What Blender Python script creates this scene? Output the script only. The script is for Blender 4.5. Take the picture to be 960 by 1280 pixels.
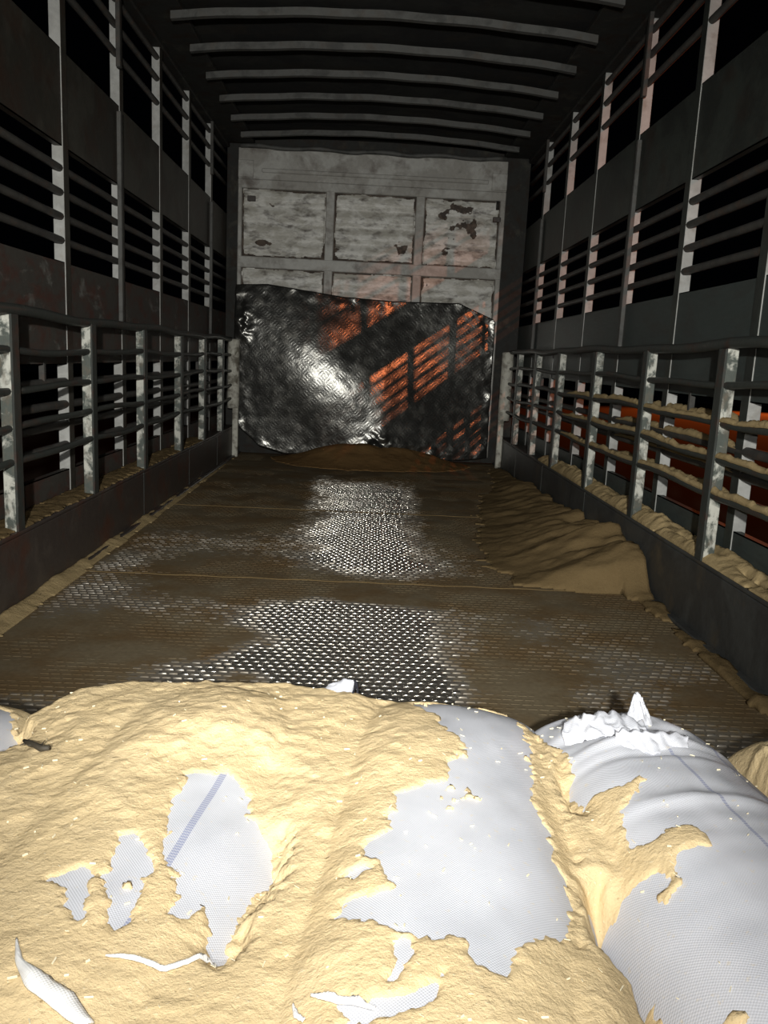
import bpy, math, random
import numpy as np
from mathutils import Matrix, Vector

random.seed(7)
S = bpy.context.scene
for o in list(bpy.data.objects): bpy.data.objects.remove(o)
COL = S.collection

# ------------------------------------------------------------------ camera
F = 1025.0
CAM = np.array([0.0, 0.0, 0.9])
dY = np.array([464-480, 640-447, -F]); dY /= np.linalg.norm(dY)
dZ = -np.array([217-480, 640-6100, -F]); dZ -= dZ@dY*dY; dZ /= np.linalg.norm(dZ)
dX = np.cross(dY, dZ)
RC = np.array([dX, dY, dZ])            # camera -> world
cd = bpy.data.cameras.new('camera'); cam = bpy.data.objects.new('camera', cd); COL.objects.link(cam)
M4 = Matrix([list(RC[0])+[CAM[0]], list(RC[1])+[CAM[1]], list(RC[2])+[CAM[2]], [0, 0, 0, 1]])
cam.matrix_world = M4
cd.sensor_fit = 'VERTICAL'; cd.sensor_height = 24.0; cd.lens = 24.0*F/1280.0
cd.clip_start = 0.02; cd.clip_end = 300
S.camera = cam

# ------------------------------------------------------------------ world, lights, exposure
w = bpy.data.worlds.new('world'); S.world = w; w.use_nodes = True
w.node_tree.nodes['Background'].inputs[0].default_value = (0.35, 0.45, 0.7, 1)
w.node_tree.nodes['Background'].inputs[1].default_value = 0.0006
def lamp(name, typ, loc, aim, energy, col, radius, angle=60, blend=1.0):
    ld = bpy.data.lights.new(name, typ); ld.energy = energy; ld.color = col; ld.shadow_soft_size = radius
    if typ == 'SPOT': ld.spot_size = math.radians(angle); ld.spot_blend = blend
    o = bpy.data.objects.new(name, ld); COL.objects.link(o); o.location = loc
    o.rotation_euler = (Vector(aim)-Vector(loc)).to_track_quat('-Z', 'Y').to_euler()
    return o
lamp('added_fill_light', 'SPOT', (-0.04, -0.7, 1.18), (0.0, 7.0, 0.85), 780, (1.0, 0.99, 0.94), 0.03, 68, 1.0)  # added unseen lamp behind the camera, evens out the flash falloff
lamp('flash_light', 'SPOT', (-0.03, -0.03, 0.96), (0.02, 1.25, 0.15), 84, (1.0, 0.985, 0.94), 0.012, 100, 1.0)
DIRL = np.array([-0.466, 1.0, -0.35])
lp = np.array([0.5, 7.25, 0.8]) - DIRL*20
lamp('street_light', 'SPOT', tuple(lp), (0.62, 7.25, 0.84), 4500, (1.0, 0.25, 0.09), 0.12, 6.6, 0.7)
lamp('far_street_light', 'SPOT', (24, 50, 7.5), (21, 42, -1.25), 4200, (1.0, 0.17, 0.03), 0.2, 95, 0.8)
S.view_settings.view_transform = 'Standard'; S.view_settings.look = 'None'
S.view_settings.gamma = 1.0; S.view_settings.use_curve_mapping = False
S.view_settings.exposure = 0.0

# ------------------------------------------------------------------ numpy noise
def _h(ix, iy, seed):
    n = (ix.astype(np.int64)*374761393 + iy.astype(np.int64)*668265263 + seed*974711) & 0x7fffffff
    n = ((n ^ (n >> 13))*1274126177) & 0x7fffffff
    n = (n ^ (n >> 16)) & 0xffff
    return n/65535.0
def vnoise(x, y, seed=0):
    x = np.asarray(x, float); y = np.asarray(y, float)
    ix = np.floor(x); iy = np.floor(y); fx = x-ix; fy = y-iy
    fx = fx*fx*(3-2*fx); fy = fy*fy*(3-2*fy)
    a = _h(ix, iy, seed); b = _h(ix+1, iy, seed); c = _h(ix, iy+1, seed); d = _h(ix+1, iy+1, seed)
    return (a*(1-fx)+b*fx)*(1-fy)+(c*(1-fx)+d*fx)*fy
def fbm(x, y, s=1.0, o=4, seed=0):
    r = 0; a = 1; t = 0
    x = np.asarray(x, float); y = np.asarray(y, float)
    for k in range(o):
        r = r + a*(vnoise(x*s+17.3*k, y*s-9.1*k, seed+k)*2-1); t += a; a *= 0.5; s *= 2.03
    return r/t
def sstep(e0, e1, x):
    t = np.clip((x-e0)/(e1-e0), 0, 1); return t*t*(3-2*t)

def unp(px, py, axis, val):
    d = RC @ np.array([px-480.0, 640.0-py, -F])
    t = (val-CAM[axis])/d[axis]
    return CAM + t*d

# ------------------------------------------------------------------ materials
def newmat(name):
    m = bpy.data.materials.new(name); m.use_nodes = True
    nt = m.node_tree; nt.nodes.clear()
    out = nt.nodes.new('ShaderNodeOutputMaterial'); b = nt.nodes.new('ShaderNodeBsdfPrincipled')
    nt.links.new(b.outputs[0], out.inputs[0])
    return m, nt, b
def N(nt, t, **kw):
    n = nt.nodes.new(t)
    for k, v in kw.items():
        if k.startswith('i_'): n.inputs[int(k[2:])].default_value = v
        elif k.startswith('n_'): n.inputs[k[2:]].default_value = v
        else: setattr(n, k, v)
    return n
def noise(nt, vec, scale, detail=6, rough=0.6, dist=0):
    n = N(nt, 'ShaderNodeTexNoise'); n.inputs['Scale'].default_value = scale
    n.inputs['Detail'].default_value = detail; n.inputs['Roughness'].default_value = rough
    n.inputs['Distortion'].default_value = dist
    nt.links.new(vec, n.inputs['Vector']); return n.outputs['Fac']
def ramp(nt, fac, p0, p1, c0=(0,0,0,1), c1=(1,1,1,1)):
    r = N(nt, 'ShaderNodeValToRGB'); r.color_ramp.elements[0].position = p0; r.color_ramp.elements[1].position = p1
    r.color_ramp.elements[0].color = c0; r.color_ramp.elements[1].color = c1
    nt.links.new(fac, r.inputs[0]); return r.outputs[0]
def mix(nt, fac, a, b):
    m = N(nt, 'ShaderNodeMix', data_type='RGBA')
    if isinstance(fac, (int, float)): m.inputs[0].default_value = fac
    else: nt.links.new(fac, m.inputs[0])
    for s, v in ((6, a), (7, b)):
        if isinstance(v, (tuple, list)): m.inputs[s].default_value = (*v[:3], 1)
        else: nt.links.new(v, m.inputs[s])
    return m.outputs[2]
def mth(nt, op, a, b=0.0):
    m = N(nt, 'ShaderNodeMath', operation=op)
    for s, v in ((0, a), (1, b)):
        if isinstance(v, (int, float)): m.inputs[s].default_value = v
        else: nt.links.new(v, m.inputs[s])
    return m.outputs[0]
def bump(nt, b, h, strength, dist):
    n = N(nt, 'ShaderNodeBump'); n.inputs['Strength'].default_value = strength; n.inputs['Distance'].default_value = dist
    nt.links.new(h, n.inputs['Height']); nt.links.new(n.outputs[0], b.inputs['Normal']); return n
def objco(nt): return N(nt, 'ShaderNodeTexCoord').outputs['Object']

def paint(name, base, worn, amount=0.5, scale=4, stain=(0.02,0.016,0.012), stain_amt=0.5, rough=0.6, fine=30, stretch=(1,1,1), metal=0.0, spec=0.3):
    """painted steel: base paint, worn patches of another colour, dirt stains"""
    m, nt, b = newmat(name)
    co = objco(nt)
    mp = N(nt, 'ShaderNodeMapping'); mp.inputs['Scale'].default_value = stretch; nt.links.new(co, mp.inputs[0]); v = mp.outputs[0]
    n1 = noise(nt, v, scale, 8, 0.65, 0.4); n2 = noise(nt, v, scale*1.7, 6, 0.6, 0.2); n3 = noise(nt, v, fine, 5, 0.6)
    f1 = ramp(nt, n1, 1-amount-0.05, 1-amount+0.05)
    c = mix(nt, f1, base, worn)
    f2 = ramp(nt, n2, 0.62-stain_amt*0.25, 0.85-stain_amt*0.3)
    c = mix(nt, mth(nt, 'MULTIPLY', f2, 0.85), c, stain)
    c2 = mix(nt, n3, (0.75,0.75,0.75), (1.2,1.2,1.2))
    mm = N(nt, 'ShaderNodeMix', data_type='RGBA', blend_type='MULTIPLY'); mm.inputs[0].default_value = 1
    nt.links.new(c, mm.inputs[6]); nt.links.new(c2, mm.inputs[7])
    nt.links.new(mm.outputs[2], b.inputs['Base Color'])
    b.inputs['Roughness'].default_value = rough; b.inputs['Metallic'].default_value = metal
    b.inputs['Specular IOR Level'].default_value = spec
    bump(nt, b, mth(nt, 'ADD', n3, mth(nt, 'MULTIPLY', n1, 2.0)), 0.35, 0.004)
    return m

M = {}
M['wall_paint'] = paint('dark_wall_paint', (0.05,0.047,0.038), (0.033,0.03,0.024), 0.5, 3, (0.04,0.022,0.015), 0.5, 0.5)
M['wall_low'] = paint('scuffed_wall_paint', (0.055,0.05,0.043), (0.17,0.17,0.155), 0.36, 5, (0.075,0.028,0.02), 0.65, 0.6, stretch=(1,0.8,1.6))
M['wall_right'] = paint('dark_green_wall_paint', (0.038,0.044,0.038), (0.026,0.029,0.026), 0.5, 3, (0.035,0.024,0.018), 0.4, 0.45)
M['wall_right_low'] = paint('scraped_green_wall_paint', (0.042,0.052,0.049), (0.12,0.13,0.12), 0.3, 5, (0.04,0.04,0.036), 0.5, 0.5, stretch=(1,0.5,2))
M['post'] = paint('pale_post_paint', (0.36,0.36,0.345), (0.3,0.3,0.285), 0.5, 8, (0.2,0.17,0.14), 0.25, 0.65)
M['bar'] = paint('dark_bar_paint', (0.055,0.053,0.048), (0.042,0.04,0.037), 0.5, 10, (0.08,0.05,0.035), 0.4, 0.55)
M['rail_green'] = paint('dark_rail_paint', (0.035,0.039,0.035), (0.07,0.07,0.062), 0.33, 9, (0.06,0.03,0.022), 0.4, 0.5)
M['rail_post'] = paint('peeling_rail_post_paint', (0.45,0.45,0.4), (0.07,0.08,0.07), 0.52, 13, (0.12,0.1,0.075), 0.45, 0.6, stretch=(1.2,1.2,0.9))
M['end_post'] = paint('flaking_white_post_paint', (0.45,0.44,0.38), (0.15,0.14,0.11), 0.42, 9, (0.08,0.06,0.045), 0.5, 0.6)
M['kick'] = paint('kickboard_paint_brown', (0.05,0.04,0.035), (0.07,0.057,0.048), 0.42, 2.5, (0.085,0.028,0.016), 0.45, 0.45)
M['kick_r'] = paint('kickboard_paint_grey', (0.05,0.052,0.05), (0.035,0.036,0.035), 0.5, 2.5, (0.09,0.07,0.045), 0.3, 0.5)
M['head_frame'] = paint('grey_headboard_frame_paint', (0.36,0.355,0.33), (0.27,0.26,0.235), 0.5, 4, (0.07,0.05,0.038), 0.3, 0.5)
M['head_panel'] = paint('stained_headboard_panel_paint', (0.56,0.55,0.51), (0.4,0.385,0.34), 0.5, 5.5, (0.035,0.024,0.017), 0.45, 0.4, fine=45, stretch=(1,1,2.2))
M['rust_shade'] = paint('rust_and_recess_shade', (0.05,0.038,0.03), (0.1,0.075,0.058), 0.5, 14, (0.02,0.015,0.012), 0.4, 0.7)
M['roof_bow'] = paint('grey_roof_bow_paint', (0.075,0.075,0.07), (0.045,0.045,0.042), 0.45, 7, (0.07,0.06,0.05), 0.4, 0.6)
M['roof'] = paint('black_roof_tarpaulin', (0.028,0.028,0.026), (0.02,0.02,0.02), 0.5, 2, (0.03,0.025,0.02), 0.5, 0.9, spec=0.1)
M['black_steel'] = paint('black_steel', (0.03,0.03,0.028), (0.05,0.048,0.04), 0.4, 6, (0.03,0.02,0.015), 0.5, 0.7, spec=0.1)

# floor: steel tread pattern, dirt stored per vertex
def floor_mat():
    m, nt, b = newmat('ridged_floor_steel'); co = objco(nt)
    at = N(nt, 'ShaderNodeAttribute', attribute_name='dirt')
    n1 = noise(nt, co, 3.5, 8, 0.65); n2 = noise(nt, co, 60, 5, 0.6)
    d = mth(nt, 'ADD', at.outputs['Fac'], mth(nt, 'MULTIPLY', mth(nt, 'SUBTRACT', n1, 0.5), 0.5))
    d = mth(nt, 'ADD', d, mth(nt, 'MULTIPLY', mth(nt, 'SUBTRACT', n2, 0.5), 0.5))
    f = ramp(nt, d, 0.30, 0.72)
    steel = mix(nt, n1, (0.2,0.185,0.16), (0.46,0.44,0.4))
    mud = mix(nt, n2, (0.095,0.074,0.045), (0.2,0.16,0.1))
    tint = mix(nt, ramp(nt, n1, 0.4, 0.6), (1,1,1), (0.85,0.72,0.58))
    mm = N(nt, 'ShaderNodeMix', data_type='RGBA', blend_type='MULTIPLY'); mm.inputs[0].default_value = 1
    nt.links.new(mud, mm.inputs[6]); nt.links.new(tint, mm.inputs[7])
    nt.links.new(mix(nt, f, steel, mm.outputs[2]), b.inputs['Base Color'])
    r = N(nt, 'ShaderNodeMapRange'); r.inputs[3].default_value = 0.17; r.inputs[4].default_value = 0.85; nt.links.new(f, r.inputs[0])
    nt.links.new(r.outputs[0], b.inputs['Roughness'])
    r2 = N(nt, 'ShaderNodeMapRange'); r2.inputs[3].default_value = 0.6; r2.inputs[4].default_value = 0.1; nt.links.new(f, r2.inputs[0])
    nt.links.new(r2.outputs[0], b.inputs['Specular IOR Level'])
    r3 = N(nt, 'ShaderNodeMapRange'); r3.inputs[3].default_value = 0.9; r3.inputs[4].default_value = 0.0; nt.links.new(f, r3.inputs[0])
    nt.links.new(r3.outputs[0], b.inputs['Metallic'])
    bump(nt, b, n2, 0.3, 0.002)
    return m
M['floor'] = floor_mat()

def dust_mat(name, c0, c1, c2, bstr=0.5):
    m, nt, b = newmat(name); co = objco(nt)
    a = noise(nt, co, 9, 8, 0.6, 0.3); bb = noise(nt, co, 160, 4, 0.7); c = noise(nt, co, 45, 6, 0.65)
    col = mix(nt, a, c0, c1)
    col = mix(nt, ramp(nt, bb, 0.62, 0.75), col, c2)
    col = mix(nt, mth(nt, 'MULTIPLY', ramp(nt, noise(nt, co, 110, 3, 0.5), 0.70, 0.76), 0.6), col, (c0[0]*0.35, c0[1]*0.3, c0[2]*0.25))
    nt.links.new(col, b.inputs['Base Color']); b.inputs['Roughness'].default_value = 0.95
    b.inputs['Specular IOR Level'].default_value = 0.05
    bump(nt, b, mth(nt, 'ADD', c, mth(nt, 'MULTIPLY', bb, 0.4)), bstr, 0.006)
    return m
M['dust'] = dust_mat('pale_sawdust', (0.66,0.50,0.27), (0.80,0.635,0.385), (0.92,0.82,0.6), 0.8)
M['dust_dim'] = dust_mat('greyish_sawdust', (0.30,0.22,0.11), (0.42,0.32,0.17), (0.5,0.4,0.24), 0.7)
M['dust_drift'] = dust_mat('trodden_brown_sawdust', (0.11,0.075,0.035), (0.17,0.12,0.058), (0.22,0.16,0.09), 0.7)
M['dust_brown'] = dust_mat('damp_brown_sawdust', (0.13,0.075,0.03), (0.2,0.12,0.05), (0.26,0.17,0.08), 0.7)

def cloth(name, stripe=None, tint=(0.65,0.66,0.71)):
    m, nt, b = newmat(name); co = objco(nt)
    sp = N(nt, 'ShaderNodeSeparateXYZ'); nt.links.new(co, sp.inputs[0])
    def weave(ax, k): return mth(nt, 'SINE', mth(nt, 'MULTIPLY', sp.outputs[ax], k*1.6))
    wv = mth(nt, 'MULTIPLY', weave(0, 900), weave(1, 900))
    n = noise(nt, co, 6, 6, 0.6); fn = noise(nt, co, 90, 4, 0.6)
    c = mix(nt, ramp(nt, n, 0.35, 0.7), tint, (tint[0]*0.86, tint[1]*0.87, tint[2]*0.88))
    c = mix(nt, mth(nt, 'MULTIPLY', ramp(nt, wv, 0.1, 0.6), 0.12), c, (0.5,0.52,0.58))
    c = mix(nt, mth(nt, 'MULTIPLY', ramp(nt, fn, 0.62, 0.7), 0.35), c, (0.72,0.6,0.4))
    if stripe is not None:
        for sx, half in stripe:
            d = mth(nt, 'ABSOLUTE', mth(nt, 'SUBTRACT', sp.outputs[0], sx))
            k = mth(nt, 'LESS_THAN', d, half)
            k = mth(nt, 'MULTIPLY', k, mth(nt, 'ADD', 0.3, mth(nt, 'MULTIPLY', mth(nt, 'GREATER_THAN', mth(nt, 'SINE', mth(nt, 'MULTIPLY', sp.outputs[1], 1100)), -0.2), 0.4)))
            c = mix(nt, k, c, (0.22,0.25,0.42))
    nt.links.new(c, b.inputs['Base Color']); b.inputs['Roughness'].default_value = 0.5
    b.inputs['Specular IOR Level'].default_value = 0.3
    bump(nt, b, mth(nt, 'ADD', mth(nt, 'MULTIPLY', wv, 0.5), mth(nt, 'MULTIPLY', n, 3.0)), 0.2, 0.003)
    return m
M['cloth'] = cloth('woven_white_sack_cloth')
M['cloth_b'] = cloth('woven_white_sack_cloth_navy_stripe', [(0.085, 0.0055)])
M['cloth_d'] = cloth('woven_white_sack_cloth_blue_stripe', [(0.125, 0.0035), (0.02, 0.003)])
M['strip'] = cloth('white_plastic_strip', None, (0.85,0.84,0.82))
def simple(name, c, r=0.7):
    m, nt, b = newmat(name); n = noise(nt, objco(nt), 40, 4)
    nt.links.new(mix(nt, n, c, tuple(v*0.6 for v in c)), b.inputs['Base Color']); b.inputs['Roughness'].default_value = r
    bump(nt, b, n, 0.3, 0.002); return m
M['twig'] = simple('dark_twig', (0.06,0.05,0.035)); M['thread'] = simple('black_thread', (0.02,0.02,0.03))
M['shaving'] = simple('pale_wood_shaving', (0.95,0.86,0.62)); M['ground'] = simple('bare_ground_outside', (0.35,0.3,0.22), 0.95)

def sheet_mat():
    m, nt, b = newmat('black_tread_sheet'); co = objco(nt)
    sp = N(nt, 'ShaderNodeSeparateXYZ'); nt.links.new(co, sp.inputs[0])
    u = mth(nt, 'ADD', sp.outputs[0], sp.outputs[2]); v = mth(nt, 'SUBTRACT', sp.outputs[0], sp.outputs[2])
    def w_(a, k): return mth(nt, 'POWER', mth(nt, 'ABSOLUTE', mth(nt, 'SINE', mth(nt, 'MULTIPLY', a, k))), 4)
    tread = mth(nt, 'MAXIMUM', mth(nt, 'MULTIPLY', w_(u, 95), ramp(nt, w_(v, 24), 0.2, 0.5)), mth(nt, 'MULTIPLY', w_(v, 95), ramp(nt, w_(u, 24), 0.2, 0.5)))
    n = noise(nt, co, 3, 8, 0.65, 0.5); n2 = noise(nt, co, 30, 6, 0.6); n3 = noise(nt, co, 12, 6, 0.6)
    c = mix(nt, n, (0.05,0.05,0.047), (0.15,0.148,0.137))
    c = mix(nt, mth(nt, 'MULTIPLY', ramp(nt, n3, 0.5, 0.75), 0.5), c, (0.3,0.29,0.26))
    nt.links.new(c, b.inputs['Base Color'])
    r = N(nt, 'ShaderNodeMapRange'); r.inputs[3].default_value = 0.15; r.inputs[4].default_value = 0.36; nt.links.new(n3, r.inputs[0])
    nt.links.new(r.outputs[0], b.inputs['Roughness']); b.inputs['Specular IOR Level'].default_value = 0.6
    b.inputs['Metallic'].default_value = 0.85
    h = mth(nt, 'ADD', mth(nt, 'MULTIPLY', tread, 0.15), mth(nt, 'ADD', mth(nt, 'MULTIPLY', n2, 0.5), mth(nt, 'MULTIPLY', n3, 0.8)))
    bump(nt, b, h, 0.4, 0.006)
    return m
M['sheet'] = sheet_mat()

# ------------------------------------------------------------------ mesh helpers
def tag(o, label=None, cat=None, group=None, kind=None):
    if label: o['label'] = label
    if cat: o['category'] = cat
    if group: o['group'] = group
    if kind: o['kind'] = kind
    return o
def link(name, me, mat, parent=None):
    o = bpy.data.objects.new(name, me); COL.objects.link(o)
    if mat is not None and not me.materials: me.materials.append(mat)
    if parent is not None: o.parent = parent
    return o
def thing(name, loc, label=None, cat=None, group=None, kind=None):
    o = bpy.data.objects.new(name, None); COL.objects.link(o); o.location = loc; o.empty_display_size = 0.05
    return tag(o, label, cat, group, kind)
class MB:
    def __init__(s, org=(0,0,0)): s.v = []; s.f = []; s.org = org
    def box(s, x0, x1, y0, y1, z0, z1, bev=0.0):
        b = min(bev, abs(x1-x0)*.3, abs(y1-y0)*.3, abs(z1-z0)*.3)
        if b <= 0:
            k = len(s.v)
            s.v += [(x,y,z) for z in (z0,z1) for y in (y0,y1) for x in (x0,x1)]
            s.f += [tuple(k+i for i in q) for q in ((0,2,3,1),(4,5,7,6),(0,1,5,4),(2,6,7,3),(0,4,6,2),(1,3,7,5))]
            return s
        # chamfer every edge: three inset quads per corner
        k = len(s.v); idx = {}
        for cx, X, sx in ((0,x0,1),(1,x1,-1)):
            for cy, Y, sy in ((0,y0,1),(1,y1,-1)):
                for cz, Z, sz in ((0,z0,1),(1,z1,-1)):
                    for a in range(3):
                        p = [X+sx*b, Y+sy*b, Z+sz*b]; p[a] = (X,Y,Z)[a]
                        idx[(cx,cy,cz,a)] = len(s.v); s.v.append(tuple(p))
        I = lambda c, a: idx[(*c, a)]
        for a in range(3):
            o1, o2 = (a+1)%3, (a+2)%3
            for e in (0,1):
                q = []
                for p1, p2 in ((0,0),(1,0),(1,1),(0,1)):
                    c = [0,0,0]; c[a] = e; c[o1] = p1; c[o2] = p2; q.append(I(tuple(c), a))
                s.f.append(tuple(q if e else q[::-1]))
        for a in range(3):
            o1, o2 = (a+1)%3, (a+2)%3
            for p1 in (0,1):
                for p2 in (0,1):
                    c0 = [0,0,0]; c0[o1] = p1; c0[o2] = p2; c1 = list(c0); c1[a] = 1
                    s.f.append((I(tuple(c0),o1), I(tuple(c1),o1), I(tuple(c1),o2), I(tuple(c0),o2)))
        for cx in (0,1):
            for cy in (0,1):
                for cz in (0,1):
                    s.f.append((I((cx,cy,cz),0), I((cx,cy,cz),1), I((cx,cy,cz),2)))
        return s
    def tube(s, pts, r, n=10, cap=True):
        P = [Vector(p) for p in pts]; k0 = len(s.v)
        rr = r if isinstance(r, (list, tuple)) else [r]*len(P)
        for i, p in enumerate(P):
            t = (P[min(i+1,len(P)-1)]-P[max(i-1,0)]).normalized()
            up = Vector((0,0,1)) if abs(t.z) < .9 else Vector((1,0,0))
            a = t.cross(up).normalized(); b = t.cross(a).normalized()
            for j in range(n):
                th = 2*math.pi*j/n
                s.v.append(tuple(p+(a*math.cos(th)+b*math.sin(th))*rr[i]))
        for i in range(len(P)-1):
            for j in range(n):
                a0 = k0+i*n+j; a1 = k0+i*n+(j+1)%n
                s.f.append((a0, a1, a1+n, a0+n))
        if cap:
            s.f.append(tuple(k0+j for j in range(n))[::-1]); s.f.append(tuple(k0+(len(P)-1)*n+j for j in range(n)))
        return s
    def build(s, name, mat, parent=None, smooth=False):
        me = bpy.data.meshes.new(name)
        ox, oy, oz = s.org
        if parent is not None and s.org == (0,0,0):
            ox, oy, oz = parent.location; 
            me.from_pydata([(x-ox,y-oy,z-oz) for x,y,z in s.v], [], s.f); me.validate(); 
            o = link(name, me, mat, parent)
        else:
            me.from_pydata([(x-ox,y-oy,z-oz) for x,y,z in s.v], [], s.f); me.validate()
            o = link(name, me, mat, parent); o.location = (ox,oy,oz)
        import bmesh
        bm = bmesh.new(); bm.from_mesh(me); bmesh.ops.recalc_face_normals(bm, faces=bm.faces); bm.to_mesh(me); bm.free()
        if smooth: me.shade_smooth()
        return o
def npmesh(name, V, Q, mat, parent=None, smooth=True, attr=None):
    me = bpy.data.meshes.new(name)
    V = np.asarray(V, np.float32); Q = np.asarray(Q, np.int32)
    me.vertices.add(len(V)); me.vertices.foreach_set('co', V.ravel())
    me.loops.add(Q.size); me.loops.foreach_set('vertex_index', Q.ravel())
    me.polygons.add(len(Q)); me.polygons.foreach_set('loop_start', np.arange(0, Q.size, Q.shape[1], dtype=np.int32))
    me.polygons.foreach_set('use_smooth', np.full(len(Q), smooth))
    me.update(calc_edges=True); me.validate()
    if attr is not None:
        a = me.attributes.new('dirt', 'FLOAT', 'POINT'); a.data.foreach_set('value', np.asarray(attr, np.float32))
    return link(name, me, mat, parent)
def heightfield(name, X, Y, Z, keep, mat, parent=None, base=None, attr=None):
    """grid surface closed down to `base` (array or number) where keep is true"""
    ny, nx = X.shape
    kf = keep[:-1,:-1] & keep[1:,:-1] & keep[:-1,1:] & keep[1:,1:]
    idx = np.arange(nx*ny).reshape(ny, nx)
    Q = np.stack([idx[:-1,:-1], idx[:-1,1:], idx[1:,1:], idx[1:,:-1]], -1)[kf]
    B = np.broadcast_to(base if base is not None else 0.0, Z.shape)
    V = np.stack([X, Y, Z], -1).reshape(-1,3); VB = np.stack([X, Y, np.minimum(B, Z-0.0005)], -1).reshape(-1,3)
    n = len(V)
    e = np.concatenate([Q[:,[0,1]], Q[:,[1,2]], Q[:,[2,3]], Q[:,[3,0]]])
    key = e[:,0]*n+e[:,1]; rkey = e[:,1]*n+e[:,0]
    bd = e[~np.isin(key, rkey)]
    sides = np.stack([bd[:,1], bd[:,0], bd[:,0]+n, bd[:,1]+n], -1)
    QA = np.concatenate([Q, Q[:,::-1]+n, sides]); VA = np.concatenate([V, VB])
    used = np.unique(QA); remap = np.full(len(VA), -1); remap[used] = np.arange(len(used))
    return npmesh(name, VA[used], remap[QA], mat, parent)

# ------------------------------------------------------------------ dimensions
KX = 1.17      # kickboard plane
WX = 1.30      # side wall inner plane
BY = 7.42      # headboard plane
Y0 = -0.6      # tail end
ST = [3.59+0.785*k for k in range(-5, 5)]      # outer post stations
ST = [s for s in ST if s < 7.4]

# ------------------------------------------------------------------ floor
blobs = []   # dirt blobs given at floor points: centre, radii, angle, weight
def blob(px, py, rx, ry, w_):
    c = unp(px, py, 2, 0.0); blobs.append((c[0], c[1], rx, ry, w_))
for b_ in [(150,785,.28,.22,.75),(300,725,.42,.3,.7),(60,830,.35,.2,.5),(560,745,.55,.16,.95),(430,745,.25,.12,.6),(620,850,.14,.35,.8),(540,800,.1,.3,.35),
           (700,690,.45,1.2,1.0),(460,580,.6,.8,.9),(600,640,.3,.8,.6),(330,850,.12,.08,.9),(200,600,.3,.8,.25),(380,800,.3,.1,.25),(860,800,.3,.2,.45),
           (250,800,.2,.25,.5),(100,800,.5,.12,.35),(740,870,.3,.25,.3),(930,890,.12,.12,.9),(250,650,.4,.5,.35),(400,640,.12,.3,.1)]: blob(*b_)
def dirt(x, y):
    d = 0.52 + 0.2*fbm(x, y, 2.2, 4, 5)
    for cx, cy, rx, ry, w_ in blobs:
        r2 = ((x-cx)/rx)**2 + ((y-cy)/ry)**2
        d = d + w_*np.exp(-r2)*(0.75+0.5*fbm(x, y, 6, 4, 11))
    d = d + 0.5*np.exp(-((np.abs(x)-KX)/0.07)**2)
    d = d - (0.62+.5*fbm(x, y, 5, 4, 88))*np.exp(-((x-0.0+.07*fbm(x, y, 3, 3, 87))/0.22)**2)*(1-np.exp(-((y-3.2)/0.25)**2))*sstep(6.2, 5.4, y)
    d = d - 0.4*np.exp(-((x+0.15)/0.45)**2)*sstep(3.1, 2.8, y)*(1+.8*fbm(x, y, 4, 3, 77))
    d = d + .35*sstep(.3, .45, np.abs(x))*sstep(3.8, 4.6, y) + .5*sstep(6.1, 6.5, y)
    return np.clip(d, 0, 1)
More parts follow.
